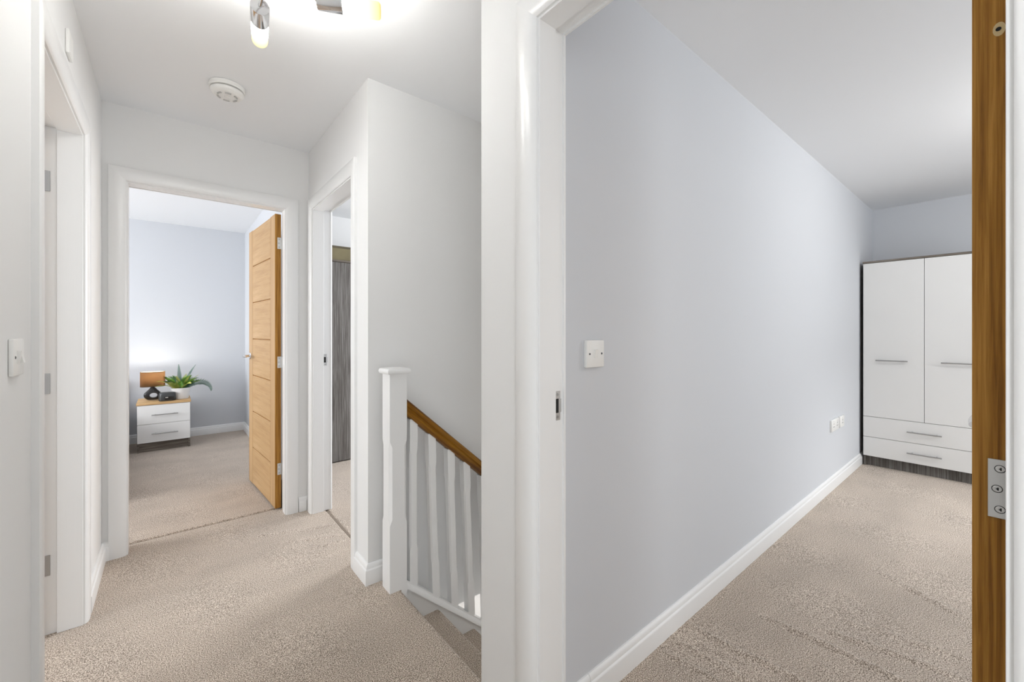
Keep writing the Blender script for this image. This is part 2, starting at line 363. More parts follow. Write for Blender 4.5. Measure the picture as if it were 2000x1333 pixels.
wall('wall_stair_near', M['white_wall'], [(XR, XB, YB + .09, 1.021, -2.6, H), (XB, 4.7, YB + .07, 1.021, -2.6, H)], 'white wall on near side of the stair flight')
wall('wall_door', M['white_wall'], [(XR, XR + .05, 0.803, YB + .09, -0.013, H), (XR, XR + .05, -1.6, -0.034, -0.013, H), (XR, XR + .05, -0.034, 0.803, DH, H)], 'white landing wall framing the right bedroom doorway')
wall('wall_door_room_side', M['lilac_wall'], [(XR + .05, XB, 0.803, YB + .09, -0.013, H), (XR + .05, XB, -2.0, -0.034, -0.013, H), (XR + .05, XB, -0.034, 0.803, DH, H)], 'bedroom side of the right doorway wall')
wall('wall_bedroom_end', M['lilac_wall'], [(XE, XE + .1, -2.0, YB + .07, -0.013, H)], 'pale lilac end wall behind the white wardrobe')
def window_wall(name, axis, c, t, a0, a1, w0, w1, z0, z1, m, label):
    bs = [(a0, w0, 0, H), (w1, a1, 0, H), (w0, w1, 0, z0), (w0, w1, z1, H)]
    if axis == 'x': wall(name, m, [(c, c + t, p, q, r, s) for p, q, r, s in bs], label)
    else: wall(name, m, [(p, q, c, c + t, r, s) for p, q, r, s in bs], label)
wnum = [0]
def window(axis, c, w0, w1, z0, z1, label):
    wnum[0] += 1
    r = thing('window_%d' % wnum[0], label, 'window', kind='structure')
    def B(p0, p1, q0, q1, d0, d1): return box(c + d0, c + d1, p0, p1, q0, q1, bev=.003) if axis == 'x' else box(p0, p1, c + d0, c + d1, q0, q1, bev=.003)
    mid = (w0 + w1) / 2
    for a in ((w0, w0 + .06, z0, z1), (w1 - .06, w1, z0, z1), (w0 + .06, w1 - .06, z0, z0 + .06), (w0 + .06, w1 - .06, z1 - .06, z1), (mid - .03, mid + .03, z0 + .06, z1 - .06)):
        B(*a, -.03, .03).build('frame', M['frame'], r)
    B(w0 + .06, mid - .03, z0 + .06, z1 - .06, -.004, .004).build('pane', M['glass'], r)
    B(mid + .03, w1 - .06, z0 + .06, z1 - .06, -.004, .004).build('pane', M['glass'], r)
wall('wall_bedroom_right', M['lilac_wall'], [(0.7, 1.7, -2.0, -1.9, 0, H), (2.8, 3.2, -2.0, -1.9, 0, H), (4.9, XE, -2.0, -1.9, 0, H), (1.7, 2.8, -2.0, -1.9, 0, .45), (1.7, 2.8, -2.0, -1.9, 2.05, H), (3.2, 4.9, -2.0, -1.9, 0, .45), (3.2, 4.9, -2.0, -1.9, 2.05, H)], 'window wall of the right bedroom')
window('y', -1.95, 3.2, 4.9, .45, 2.05, 'wide low white window of the right bedroom')
window('y', -1.95, 1.7, 2.8, .45, 2.05, 'narrower white window added unseen to the right bedroom')  # put in to carry the near bedroom fill
window_wall('wall_far_bedroom_left', 'x', -3.1, .1, YF, 6.1, 3.4, 5.0, 0.45, 2.1, M['lilac_wall'], 'window wall of the far bedroom')
window('x', -3.05, 3.4, 5.0, 0.45, 2.1, 'white window of the far bedroom')
window_wall('wall_stair_bedroom_right', 'x', 3.6, .1, 2.0, 4.6, 2.4, 3.6, 0.95, 2.05, M['lilac_wall'], 'window wall of the room beyond narrow doorway')
window('x', 3.65, 2.4, 3.6, 0.95, 2.05, 'white window of the room beyond narrow doorway')
window_wall('wall_left_room_window', 'x', -3.1, .1, 0.2, YF, 1.0, 2.8, 0.8, 2.15, M['white_wall'], 'window wall of the room left of the landing')
window('x', -3.05, 1.0, 2.8, 0.8, 2.15, 'white window of the room left of the landing')
window_wall('wall_landing_near', 'y', -1.7, .1, -0.4, 0.8, -0.23, 0.63, 0.4, 2.1, M['white_wall'], 'near end wall of the landing around the added window')
window('y', -1.65, -0.23, 0.63, 0.4, 2.1, 'tall white window added unseen at near end of the landing')  # made up to carry the fill from behind the camera
window('x', XL - .06, -1.12, -0.32, 0.3, 2.0, 'tall white window added unseen on the left landing wall')  # made up to carry the landing side fill
wall('wall_far_bedroom_back', M['lilac_wall'], [(-3.1, 0.72, 5.98, 6.08, 0, H)], 'pale lilac wall behind bedside cabinet and fern')
wall('wall_far_bedroom_right', M['lilac_wall'], [(0.72, 0.79, YF + .11, 6.08, 0, H)], 'lilac side wall behind the open oak door')
wall('wall_stair_bedroom_left', M['lilac_wall'], [(0.79, 0.86, YF + .11, 4.6, 0, H)], 'left side wall of room with grey wardrobe')
wall('wall_stair_bedroom_back', M['white_wall'], [(0.79, 3.7, 4.5, 4.6, 0, H)], 'wall behind the grey wardrobe')
wall('wall_left_room_ends', M['white_wall'], [(-3.1, XL - .11, 0.2, 0.3, 0, H)], 'near side wall of the left room')
wall('wall_hall_below', M['white_wall'], [(0.6, 4.8, 3.2, 3.3, -2.6, -0.31), (0.6, 0.7, 0.9, 3.3, -2.6, -0.31), (4.7, 4.8, 0.9, 3.3, -2.6, H)], 'brightly lit white hall wall below the stairs')

# ------------------------------------------------------------------ skirting boards
SKP = [(0, 0), (.018, 0), (.018, .066), (.0165, .070), (.0125, .074), (.0115, .083), (.0085, .090), (.004, .0945), (0, .095)]
def skirt(name, runs, label):
    r = thing(name, label, 'skirting board', kind='structure')
    for a, b, nrm, ma, mbv in runs:   # from a to b along wall face, nrm = outward normal, mitre at each end (+1 outside, -1 inside, 0 square)
        A, B = Vector((*a, 0)), Vector((*b, 0)); n = Vector((*nrm, 0)); t = (B - A).normalized(); z = Vector((0, 0, 1))
        mb = MB(); mb.sweep(SKP, [(A, n - t * ma, z), (B, n + t * mbv, z)])
        mb.build('board', M['gloss'], r)
skirt('baseboard_bedroom_left', [((XB + .0, YB), (1.038, YB), (0, -1), 0, 0), ((1.0395, YB), (XE, YB), (0, -1), 0, -1)], 'long white skirting board along the lilac bedroom wall')
skirt('baseboard_left', [((XL, 2.49), (XL, YF), (1, 0), 0, -1), ((XL, -1.6), (XL, 1.585), (1, 0), 0, 0)], 'white skirting board beside the left doorway')
skirt('baseboard_far', [((XL, YF), (-.238, YF), (0, -1), -1, 0), ((.664, YF), (XR, YF), (0, -1), 0, -1)], 'short skirting pieces beside the far door frame')
skirt('baseboard_stair', [((XR, 2.105), (XR, YS), (-1, 0), 0, 1), ((XR, YS), (0.835, YS), (0, -1), 1, 0)], 'white skirting wrapping the wall corner behind newel post')
skirt('baseboard_far_bedroom', [((-3.0, 5.98), (0.72, 5.98), (0, -1), 0, -1), ((0.72, 5.98), (0.72, 3.2), (-1, 0), -1, 0)], 'white skirting board in the far bedroom behind cabinet')
skirt('baseboard_bedroom_end', [((XE, YB), (XE, -1.9), (-1, 0), -1, 0)], 'white skirting board on end wall behind white wardrobe')

# ------------------------------------------------------------------ door frames: lining, stop, architrave, keep
ARC = [(0, 0), (0, .006), (.003, .0095), (.008, .0125), (.015, .0148), (.024, .0165), (.032, .0172), (.066, .0168), (.070, .0145), (.070, 0)]
def door_frame(name, label, org, rz, w, depth, rebate_at, strike=None, far_arch=True):
    """local: x across opening 0..w, y from landing face (0) into the wall (depth), z up"""
    r = thing(name, label, 'door frame', org, rz, kind='structure'); z1 = 1.994
    L = MB()
    for x0, x1, sx in ((-.025, 0, 1), (w, w + .025, -1)):
        s = 1 if sx == 1 else -1
        xi = 0 if sx == 1 else w; xo = xi - s * .025; xr = xi - s * .012
        a, b = sorted((xi, xo)); L.box(a, b, -.0005, rebate_at, 0, z1 + .012, bev=.001)
        a, b = sorted((xr, xo)); L.box(a, b, rebate_at, depth + .0005, 0, z1 + .012, bev=.001)
    L.box(-.025, w + .025, 0, rebate_at, z1, z1 + .028, bev=.001); L.box(-.025, w + .025, rebate_at, depth, z1 + .012, z1 + .028)
    L.build('lining', M['gloss'], r)
    for y, d, doit in ((0, -1, True), (depth, 1, far_arch)):
        if not doit: continue
        e = .006; n = Vector((0, d, 0)); a = MB()
        fr = [((-e, y, 0), (-1, 0, 0), n), ((-e, y, z1 + e), (-1, 0, 1), n), ((w + e, y, z1 + e), (1, 0, 1), n), ((w + e, y, 0), (1, 0, 0), n)]
        for i, nm in ((0, 'architrave_leg'), (1, 'architrave_head'), (2, 'architrave_leg')):
            MB().sweep(ARC, fr[i:i + 2]).build(nm, M['gloss'], r)
    if strike:
        side, zc, y0 = strike; s = 1 if side == 0 else -1; xf = (-.012 if side == 0 else w + .012)
        def bx(y_0, y_1, z_0, z_1, d0, d1, nm, m, par):
            a, b = sorted((xf + s * d0, xf + s * d1)); return box(a, b, y_0, y_1, z_0, z_1, bev=.0004).build(nm, m, par)
        p = bx(y0, y0 + .021, zc - .039, zc + .039, -.001, .0016, 'strike_plate', M['steel'], r)
        bx(y0 + .002, y0 + .0145, zc - .019, zc + .019, .0010, .0020, 'latch_hole', M['dark_hole'], p)
        MB().sweep([(0, 0), (.006, .001), (.011, .005), (.012, .0065), (.0105, .0065), (.006, .0025), (0, .0015)],
                   [((xf + s * .001, y0 + .0205, zc - .018), (0, 1, 0), (-s, 0, 0)), ((xf + s * .001, y0 + .0205, zc + .018), (0, 1, 0), (-s, 0, 0))]).build('lip', M['steel'], p)
        for dz in (-.030, .030):
            MB().tube([(xf + s * .0010, y0 + .010, zc + dz), (xf + s * .0024, y0 + .010, zc + dz)], .004, 12).build('screw', M['screw'], p)
    return r
# landing-facing frames. rz turns local +y (into the wall) to the wall's depth direction
f1 = door_frame('trim_1', 'white frame around the far bedroom doorway with open oak door', (-.166, YF, 0), 0, .750, .11, .072)
f2 = door_frame('trim_2', 'white frame of narrow doorway showing grey wardrobe', (XR, 2.913, 0), -pi / 2, .748, .11, .066, (0, 1.008, .068))
f3 = door_frame('trim_3', 'tall white frame of right bedroom doorway in middle of view', (XR, .766, 0), -pi / 2, .763, XB - XR, .060, (0, .996, .066))
f4 = door_frame('trim_4', 'white frame of left doorway beside the double switch', (XL, 1.660, 0), pi / 2, .750, .11, .072)
# bare hinges left on the left-hand frame (its door stands open out of sight)
# ------------------------------------------------------------------ oak doors
def door_leaf(name, label, loc, rz, hz_=1.005, hp=.055, W=.755, T=.036, Z0=.012, Z1=1.985, handle=True, hole=False, hz=(.273, .9905, 1.79), kn=-1):
    """x: hinge edge -> free edge, y: thickness 0..T, z up"""
    r = thing(name, label, 'door', loc, rz, kind='structure')
    sw = .118; g = .0032
    box(.004, W - .004, .006, T - .006, Z0 + .002, Z1 - .002).build('core', M['oak_edge'], r)
    for a, b, nm in ((.0062, sw, 'stile'), (W - sw, W - .0062, 'stile')):
        box(a, b, 0, T, Z0, Z1, bev=.0014).build(nm, M['oak'], r)
    for a, b in ((0, .006), (W - .006, W)):
        box(a, b, .0004, T - .0004, Z0, Z1, bev=.0006).build('lipping', M['oak_edge'], r)
    n = 7; hgt = (Z1 - Z0) / n
    me = None
    for i in range(n):
        z0, z1 = Z0 + i * hgt + (g if i else 0), Z0 + (i + 1) * hgt - (g if i < n - 1 else 0)
        if me is None:
            o = box(-(W / 2 - sw - .0042), W / 2 - sw - .0042, 0, T, -(hgt / 2 - g), hgt / 2 - g, bev=.0024).build('panel', M['oak_cross'], r); me = o
        else: o = me.copy(); COL.objects.link(o); o.parent = r
        o.location = (W / 2, 0, Z0 + (i + .5) * hgt)
    for z in hz:
        p = box(-.0016, .0008, .0035 - .008, .0225, z - .038, z + .038, bev=.0004).build('hinge', M['steel'], r)
        MB().tube([(-.005, -.0048, z - .038), (-.005, -.0048, z + .038)], .0052, 12).build('knuckle', M['steel'], p)
        for dz, y in ((.0263, .012), (0, .0145), (-.0263, .012)):
            s = MB().lathe([(.0050, -.0004), (.0050, .00035), (.0042, .00035), (.0042, .0001)], n=24)
            o = s.build('screw_recess', M['dark_hole'], p); o.location = (-.0015, y, z + dz); o.rotation_euler = (0, -pi / 2, 0)
            s = MB().lathe([(.0043, -.0004), (.0043, .0003), (.0038, .0007), (.0, .0008)], n=24)
            o = s.build('screw', M['steel'], p); o.location = (-.0015, y, z + dz); o.rotation_euler = (0, -pi / 2, 0)
            c = MB().box(-.0019, .0019, -.0005, .0005, .0003, .0015).box(-.0005, .0005, -.0019, .0019, .0003, .0015)
            o = c.build('screw_cross', M['dark_hole'], p); o.location = (-.0015, y, z + dz); o.rotation_euler = (pi / 4, -pi / 2, 0)
    if handle:
        for y, s in ((0, -1), (T, 1)):
            zc = hz_; xc = W - .055; q = hp / .055
            h = MB().tube([(xc, y, zc), (xc, y + s * .004, zc), (xc, y + s * .009, zc)], [.026, .026, .022], 28).build('handle', M['chrome'], r)
            MB().tube([(xc, y + s * .008, zc), (xc, y + s * .032 * q, zc), (xc - .004, y + s * .045 * q, zc), (xc - .014, y + s * .052 * q, zc), (xc - .05, y + s * .055 * q, zc), (xc - .115, y + s * .052 * q, zc)],
                      [.0095, .0095, .0098, .0098, .009, .007], 14).build('lever', M['chrome'], h)
    if hole:
        o = MB().lathe([(.007, 0), (.0045, .0005), (.003, .0004)], n=14, sx=1.3, sy=.8).build('chipped_ring', M['raw_oak'], r); o.location = (-.0002, .0128, 1.589); o.rotation_euler = (0, -pi / 2, 0.0)
        o = MB().lathe([(.0026, 0), (.0026, .0009), (0, .0009)], n=12).build('screw_hole', M['dark_hole'], r); o.location = (-.0002, .0134, 1.589); o.rotation_euler = (0, -pi / 2, 0)
    return r
door_leaf('door_1', 'open oak door with seven cross panels at far bedroom', (.584, 3.137, 0), radians(93.9))
door_leaf('door_2', 'oak door seen edge-on beside the white wardrobe, large steel hinge plate', (.831, -.004, 0), 0, T=.0368, hole=True, hz_=.982, hp=.0222)
door_leaf('door_3', 'oak door opened into the left room, turned out of sight', (XL - .118, 2.424, 0), pi, handle=False)
# plates on the left-hand frame, part of that frame
for z in (.273, .9905, 1.79):
    box(.7592, .7625, .091, .110, z - .040, z + .040, bev=.0004).build('hinge_plate', M['screw'], f4)

# ------------------------------------------------------------------ staircase
GO, RI, X0, Y_ST = .2185, .1965, .835, 1.832
stairs = thing('staircase', 'carpeted stairs going down beside the white balustrade', 'staircase', (X0, 1.43, 0))
def step_profile(k):
    """landing nosing / tread k: polyline (x, z) in stair-local coordinates"""
    x1 = k * GO; z = -k * RI; r = .026; x0 = (-.096 if k == 0 else (k - 1) * GO - .014)
    top = [(x0, z)] + [(x1 - r + r * sin(a), z - r + r * cos(a)) for a in [i * pi / 10 for i in range(0, 11)]]
    top += [(x1 - .014, z - .056), (x1 - .014, z - RI + .004)]
    return top + [(x1 - .030, z - RI + .004), (x1 - .030, z - .06), (x0, z - .03)]
for k in range(13):
    n = 40 if k < 3 else 4; mb = MB(); p = step_profile(k)
    Ya, Yb = 1.025 - 1.43, Y_ST + (.113 if k == 0 else 0.0) - 1.43
    if k == 0: Yb = 1.800 - 1.43
    mb.sweep(p, [((0, y, 0), (1, 0, 0), (0, 0, 1)) for y in lin(Ya, Yb, n)])
    mb.build('step', M['carpet'], stairs, 50)
# carpet of the landing edge around the newel post
box(-.096, -.004, 1.80 - 1.43, 1.945 - 1.43, -.03, 0.0, bev=.002).build('landing_edge', M['carpet'], stairs)
sl = RI / GO
def slope_board(x0, x1, yA, yB, top0, hgt, slope=sl):
    mb = MB(); vs = []
    for y in (yA, yB):
        vs += [(x0, y, top0 - hgt), (x1, y, top0 - slope * (x1 - x0) - hgt), (x1, y, top0 - slope * (x1 - x0)), (x0, y, top0)]
    return mb.add(vs, [(0, 1, 2, 3), (7, 6, 5, 4), (0, 4, 5, 1), (1, 5, 6, 2), (2, 6, 7, 3), (3, 7, 4, 0)])
XN = 0.858   # newel right face
slope_board(.021, 2.62, Y_ST - 1.43, Y_ST + .022 - 1.43, .016, .42).build('string_board', M['gloss'], stairs)
slope_board(0, 2.62, 1.03 - 1.43, Y_ST - .002 - 1.43, -.36, .02).build('soffit', M['white_wall'], stairs)
# balustrade
bal = thing('balustrade', 'white balustrade with square newel and oak handrail', 'balustrade', (XN, 1.843, 0))
RS = .875
def raked(prof, x0, x1, z0, mat_, name, parent, loc=(0, 0, 0)):
    L = math.sqrt(1 + RS * RS); mb = MB()
    # profile (a = across Y, b = vertical height), plumb cut at the newel
    mb.sweep(prof, [((x0, 0, z0), (0, 1, 0), (0, 0, 1)), ((x1, 0, z0 - RS * (x1 - x0)), (0, 1, 0), (0, 0, 1))])
    return mb.build(name, mat_, parent, 40)
V = math.sqrt(1 + RS * RS)
HR = [(-.020, 0), (.020, 0), (.029, .004), (.030, .010), (.0295, .020), (.024, .026), (.024, .031), (.0295, .036), (.0305, .044), (.027, .053), (.019, .059), (.008, .0615),
      (-.008, .0615), (-.019, .059), (-.027, .053), (-.0305, .044), (-.0295, .036), (-.024, .031), (-.024, .026), (-.0295, .020), (-.030, .010), (-.029, .004)]
raked([(a, b * V) for a, b in HR], 0, 2.35, .806, M['rail_oak'], 'handrail', bal)
BR = [(-.030, 0), (.030, 0), (.030, .016), (.026, .021), (.022, .024), (.022, .030), (-.022, .030), (-.022, .024), (-.026, .021), (-.030, .016)]
raked([(a, b * V) for a, b in BR], 0, 2.35, -.012, M['gloss'], 'base_rail', bal)
def chamfer_post(x, w, z0, z1, c0, c1, ch, lean=0.0):
    """square post, corners chamfered between c0 and c1"""
    h = w / 2; mb = MB(); rings = []
    def ring(z, c):
        c = max(c, 0.0008)
        return [(-h + c, -h), (h - c, -h), (h, -h + c), (h, h - c), (h - c, h), (-h + c, h), (-h, h - c), (-h, -h + c)], z
    rr = [ring(z0, 0), ring(c0 - .028, 0), ring(c0, ch), ring(c1, ch), ring(c1 + .028, 0), ring(z1, 0)]
    vs = [(x + px + lean * (z - z0), py, z) for pts, z in rr for px, py in pts]
    fs = [(i * 8 + k, i * 8 + (k + 1) % 8, (i + 1) * 8 + (k + 1) % 8, (i + 1) * 8 + k) for i in range(5) for k in range(8)]
    fs += [tuple(reversed(range(8))), tuple(range(40, 48))]
    return mb.add(vs, fs)
nw = chamfer_post(-.042, .084, -.34, 1.004, .335, .665, .0125).build('newel_post', M['gloss'], bal, 20)
cap = MB()
q = []
for a, z in ((.046, 1.000), (.052, 1.001), (.0545, 1.005), (.056, 1.012), (.0545, 1.019), (.052, 1.0235), (.046, 1.026), (0.02, 1.0275)): q.append((a, z))
vs = []; 
for a, z in q: vs += [(-.042 - a, -a, z), (-.042 + a, -a, z), (-.042 + a, a, z), (-.042 - a, a, z)]
fs = [(i * 4 + k, i * 4 + (k + 1) % 4, (i + 1) * 4 + (k + 1) % 4, (i + 1) * 4 + k) for i in range(len(q) - 1) for k in range(4)] + [(3, 2, 1, 0), tuple(range(len(q) * 4 - 4, len(q) * 4))]
cap.add(vs, fs).build('newel_cap', M['gloss'], nw, 30)
bx_ = [(.904, .904), (1.026, 1.001), (1.134, 1.110), (1.238, 1.205), (1.345, 1.318)] + [(1.345 + .108 * i, 1.345 + .108 * i - .02) for i in range(1, 16)]
for xb, xt in bx_:
    zb = -.012 + .030 * V - RS * (xb - XN) - .012; zt = .806 - RS * (xt - XN) + .012
    lean = (xt - xb) / (zt - zb); hh = zt - zb
    chamfer_post(xb - XN, .041, zb, zt, zb + .20, zt - .17, .0075, lean).build('baluster', M['gloss'], bal, 20)

# ------------------------------------------------------------------ ceiling light
cl = thing('ceiling_light', 'chrome multi-arm ceiling light with glowing frosted tubes', 'ceiling light', (.24, 1.375, H))
MB().lathe([(0, -.034), (.03, -.034), (.058, -.028), (.066, -.018), (.068, 0)], n=40).build('ceiling_plate', M['chrome'], cl)
MB().tube([(0, 0, -.03), (0, 0, -.13)], .012, 16).build('stem', M['chrome'], cl)
def lamp_arm(bx, by, d, zc):
    d = Vector((*d, 0)).normalized(); b = Vector((bx - .24, by - 1.375, zc - H)); s = b - d * .075
    hub = Vector((0, 0, -.11)); mid = (hub + s) / 2 + Vector((0, 0, .035)) - d * .0
    pts = []
    for i in range(11):
        t = i / 10; p = hub * (1 - t) ** 2 + mid * 2 * t * (1 - t) + s * t * t; pts.append(p)
    MB().tube(pts + [s + d * .004], .0055, 10).build('arm', M['chrome'], cl)
    Mx = Matrix.Translation(b) @ d.to_track_quat('Z', 'Y').to_matrix().to_4x4()
    h = MB().lathe([(.0, -.075), (.012, -.075), (.0255, -.073), (.0265, -.070), (.0265, -.002), (.0245, 0), (0, 0)], n=36).build('lamp_holder', M['chrome'], cl); h.matrix_local = Mx
    g = MB().lathe([(.0, -.002), (.0238, -.002), (.0245, .004), (.0245, .098), (.0235, .106), (.018, .1105), (0, .1115)], n=36).build('glass_tube', M['tube_glow'], cl); g.matrix_local = Mx
lamp_arm(.2275, 1.5505, (.145, .989), 2.2)
lamp_arm(.4123, 1.3075, (.905, -.424), 2.2)
lamp_arm(.08, 1.255, (-.8, -.6), 2.2)
MB().tube([(.072, -.027, -.175), (.080, -.030, -.196), (.086, -.031, -.206)], .0035, 10).build('clip', M['chrome'], cl)

# ------------------------------------------------------------------ globe added out of view as fill light for the right bedroom
gl = thing('fill_globe', 'round white globe added unseen to fill the right bedroom with light', 'ceiling light', (3.35, -.6, H))
MB().lathe([(.055, -.03), (.062, -.026), (.065, 0)], n=32).build('ceiling_plate', M['chrome'], gl)
MB().lathe([(.11 * sin(a), -.135 - .11 * cos(a)) for a in [pi * i / 18 for i in range(0, 18)]] + [(.045, -.03)], n=32).build('globe', M['fill_globe_glow'], gl)
# ------------------------------------------------------------------ smoke alarm
sm = thing('smoke_alarm', 'round white smoke alarm on the landing ceiling', 'smoke alarm', (.222, 2.452, H))
MB().lathe([(.070, 0), (.074, -.002), (.0745, -.020), (.072, -.0225), (.0, -.0225)], n=48).build('base', M['plastic'], sm)
MB().lathe([(.058, -.022), (.058, -.028)], n=48).build('vent_ring', M['grey_plastic'], sm)
MB().lathe([(.060, -.0265), (.069, -.0275), (.0695, -.033), (.065, -.041), (.058, -.048), (.050, -.051), (0, -.0525)], n=48).build('cover', M['plastic'], sm)
for k in range(6):
    a = k * pi / 3 + .2; mb = MB(); pts = [(cos(a + t) * .040, sin(a + t) * .040, -.0518) for t in lin(0, .62, 6)]
    mb.tube(pts, .0045, 6).build('vent_slot', M['grey_plastic'], sm)
MB().lathe([(.012, -.052), (.012, -.0545), (.009, -.0555), (0, -.0555)], n=24).build('test_button', M['plastic'], sm)
# ------------------------------------------------------------------ switches, sockets, blank sensor
def wall_plate(name, label, cat, loc, rz, w, h, t, gangs, kind='switch'):
    """x across, -y out of the wall, z up, origin at plate centre on the wall"""
    r = thing(name, label, cat, loc, rz)
    box(-w / 2, w / 2, -t, 0, -h / 2, h / 2, bev=min(.0035, t * .35), seg=2).build('plate', M['plastic'], r)
    if kind == 'switch':
        for g in range(gangs):
            x = (g - (gangs - 1) / 2) * .0215; up = 1 if g == 0 else -1
            mb = MB(); a, b = (.0015, .0065) if up == 1 else (.0065, .0015)
            vs = [(x - .0075, -t + .0005, -.0145), (x + .0075, -t + .0005, -.0145), (x + .0075, -t + .0005, .0145), (x - .0075, -t + .0005, .0145),
                  (x - .0075, -t - a, -.0135), (x + .0075, -t - a, -.0135), (x + .0075, -t - b, .0135), (x - .0075, -t - b, .0135)]
            mb.add(vs, [(3, 2, 1, 0), (4, 5, 6, 7), (0, 1, 5, 4), (1, 2, 6, 5), (2, 3, 7, 6), (3, 0, 4, 7)]).build('rocker', M['plastic'], r, 0)
        for x in (-.030, .030):
            o = MB().tube([(x, -t + .001, 0), (x, -t - .0008, 0)], .0034, 14).build('screw', M['dark_plastic'], r)
            box(x - .0028, x + .0028, -t - .0011, -t - .0006, -.0005, .0005).build('slot', M['dark_hole'], o)
    elif kind == 'socket':
        for g in range(gangs):
            x = (g - (gangs - 1) / 2) * w * .48 / max(1, gangs - 1) if gangs > 1 else 0
            for dx, dz, a, b in ((0, .012, .0025, .0045), (-.011, -.010, .004, .0025), (.011, -.010, .004, .0025)):
                box(x + dx - a, x + dx + a, -t - .0006, -t + .002, dz - b, dz + b).build('pin_hole', M['dark_hole'], r)
            box(x - .006, x + .006, -t - .004, -t + .001, .022, .036, bev=.001).build('rocker', M['plastic'], r)
    elif kind == 'sensor':
        box(-w / 2 + .006, w / 2 - .006, -t - .0008, -t + .001, -h / 2 + .006, h / 2 - .006, bev=.0005).build('face', M['plastic'], r)
    return r
wall_plate('light_switch', 'white double rocker switch on the left landing wall', 'light switch', (XL, 1.431, 1.138), pi / 2, .086, .083, .0085, 2)
wall_plate('light_switch', 'white single rocker switch on the lilac bedroom wall', 'light switch', (1.062, YB, 1.124), 0, .088, .088, .0145, 1)
wall_plate('wall_sensor', 'small blank white plate high above the left doorway', 'sensor', (XL, 2.072, 2.182), pi / 2, .076, .082, .010, 0, 'sensor')
wall_plate('power_socket', 'white double power socket low on the lilac wall', 'socket', (3.945, YB, .480), 0, .20, .088, .014, 2, 'socket')
wall_plate('aerial_socket', 'narrow white outlet right of the double power socket', 'socket', (4.150, YB, .478), 0, .12, .088, .014, 1, 'socket')

# ------------------------------------------------------------------ bar handle helper: x centre, y front face, z
def bar_handle(parent, xc, yf, zc, L, m):
    h = MB().tube([(xc - L / 2, yf - .028, zc), (xc + L / 2, yf - .028, zc)], .0052, 14)
    for s in (-1, 1): h.tube([(xc + s * (L / 2 - .03), yf, zc), (xc + s * (L / 2 - .03), yf - .028, zc)], .0045, 10)
    return h.build('handle', m, parent)
# ------------------------------------------------------------------ white wardrobe in the right bedroom
wd = thing('wardrobe', 'white two-door wardrobe with two drawers and grey oak trim', 'wardrobe', (4.80, .843, 0), -pi / 2)
W, D = .784, .54
car = box(.0, .016, .019, D, 0, 1.806).box(W - .016, W, .019, D, 0, 1.806).box(.016, W - .016, D - .01, D, .06, 1.806).box(.016, W - .016, .03, D - .01, .09, .106).box(.016, W - .016, .03, D - .01, .43, .446)
car.build('carcass', M['grey_wood'], wd)
box(-.003, W + .003, -.004, D, 1.806, 1.822, bev=.001).build('top_panel', M['grey_wood_x'], wd)
box(.016, W - .016, .045, .061, 0, .090).build('plinth', M['grey_wood'], wd)
for x0, x1, hx in ((.002, W / 2 - .0015, .192), (W / 2 + .0015, W - .002, .592)):
    d = box(x0, x1, 0, .018, .443, 1.803, bev=.0012).build('door', M['white_front'], wd); bar_handle(d, hx, 0, .944, .205, M['bar_steel'])
for z0, z1, zh in ((.262, .4395, .352), (.091, .2585, .175)):
    d = box(.002, W - .002, 0, .018, z0, z1, bev=.0012).build('drawer', M['white_front'], wd); bar_handle(d, W / 2 + .0, 0, zh, .205, M['bar_steel'])
# ------------------------------------------------------------------ bedside cabinet
bc = thing('bedside_cabinet', 'two-drawer white bedside cabinet with oak top', 'bedside cabinet', (-.237, 5.45, 0))
W, D = .412, .40
box(0, .015, .017, D, 0, .468).box(W - .015, W, .017, D, 0, .468).box(.015, W - .015, D - .01, D, .05, .468).box(.015, W - .015, .03, D - .01, .275, .285).build('carcass', M['grey_wood_x'], bc)
box(.015, W - .015, .035, .05, 0, .098).build('plinth', M['grey_wood_x'], bc)
box(-.006, W + .006, -.006, D + .004, .468, .490, bev=.0015).build('top', M['top_oak'], bc)
for z0, z1, zh in ((.2775, .4645, .368), (.094, .2745, .181)):
    d = box(.001, W - .001, 0, .016, z0, z1, bev=.0012).build('drawer', M['white_front'], bc); bar_handle(d, W / 2 + .005, 0, zh, .205, M['bar_steel'])
ZT = .490
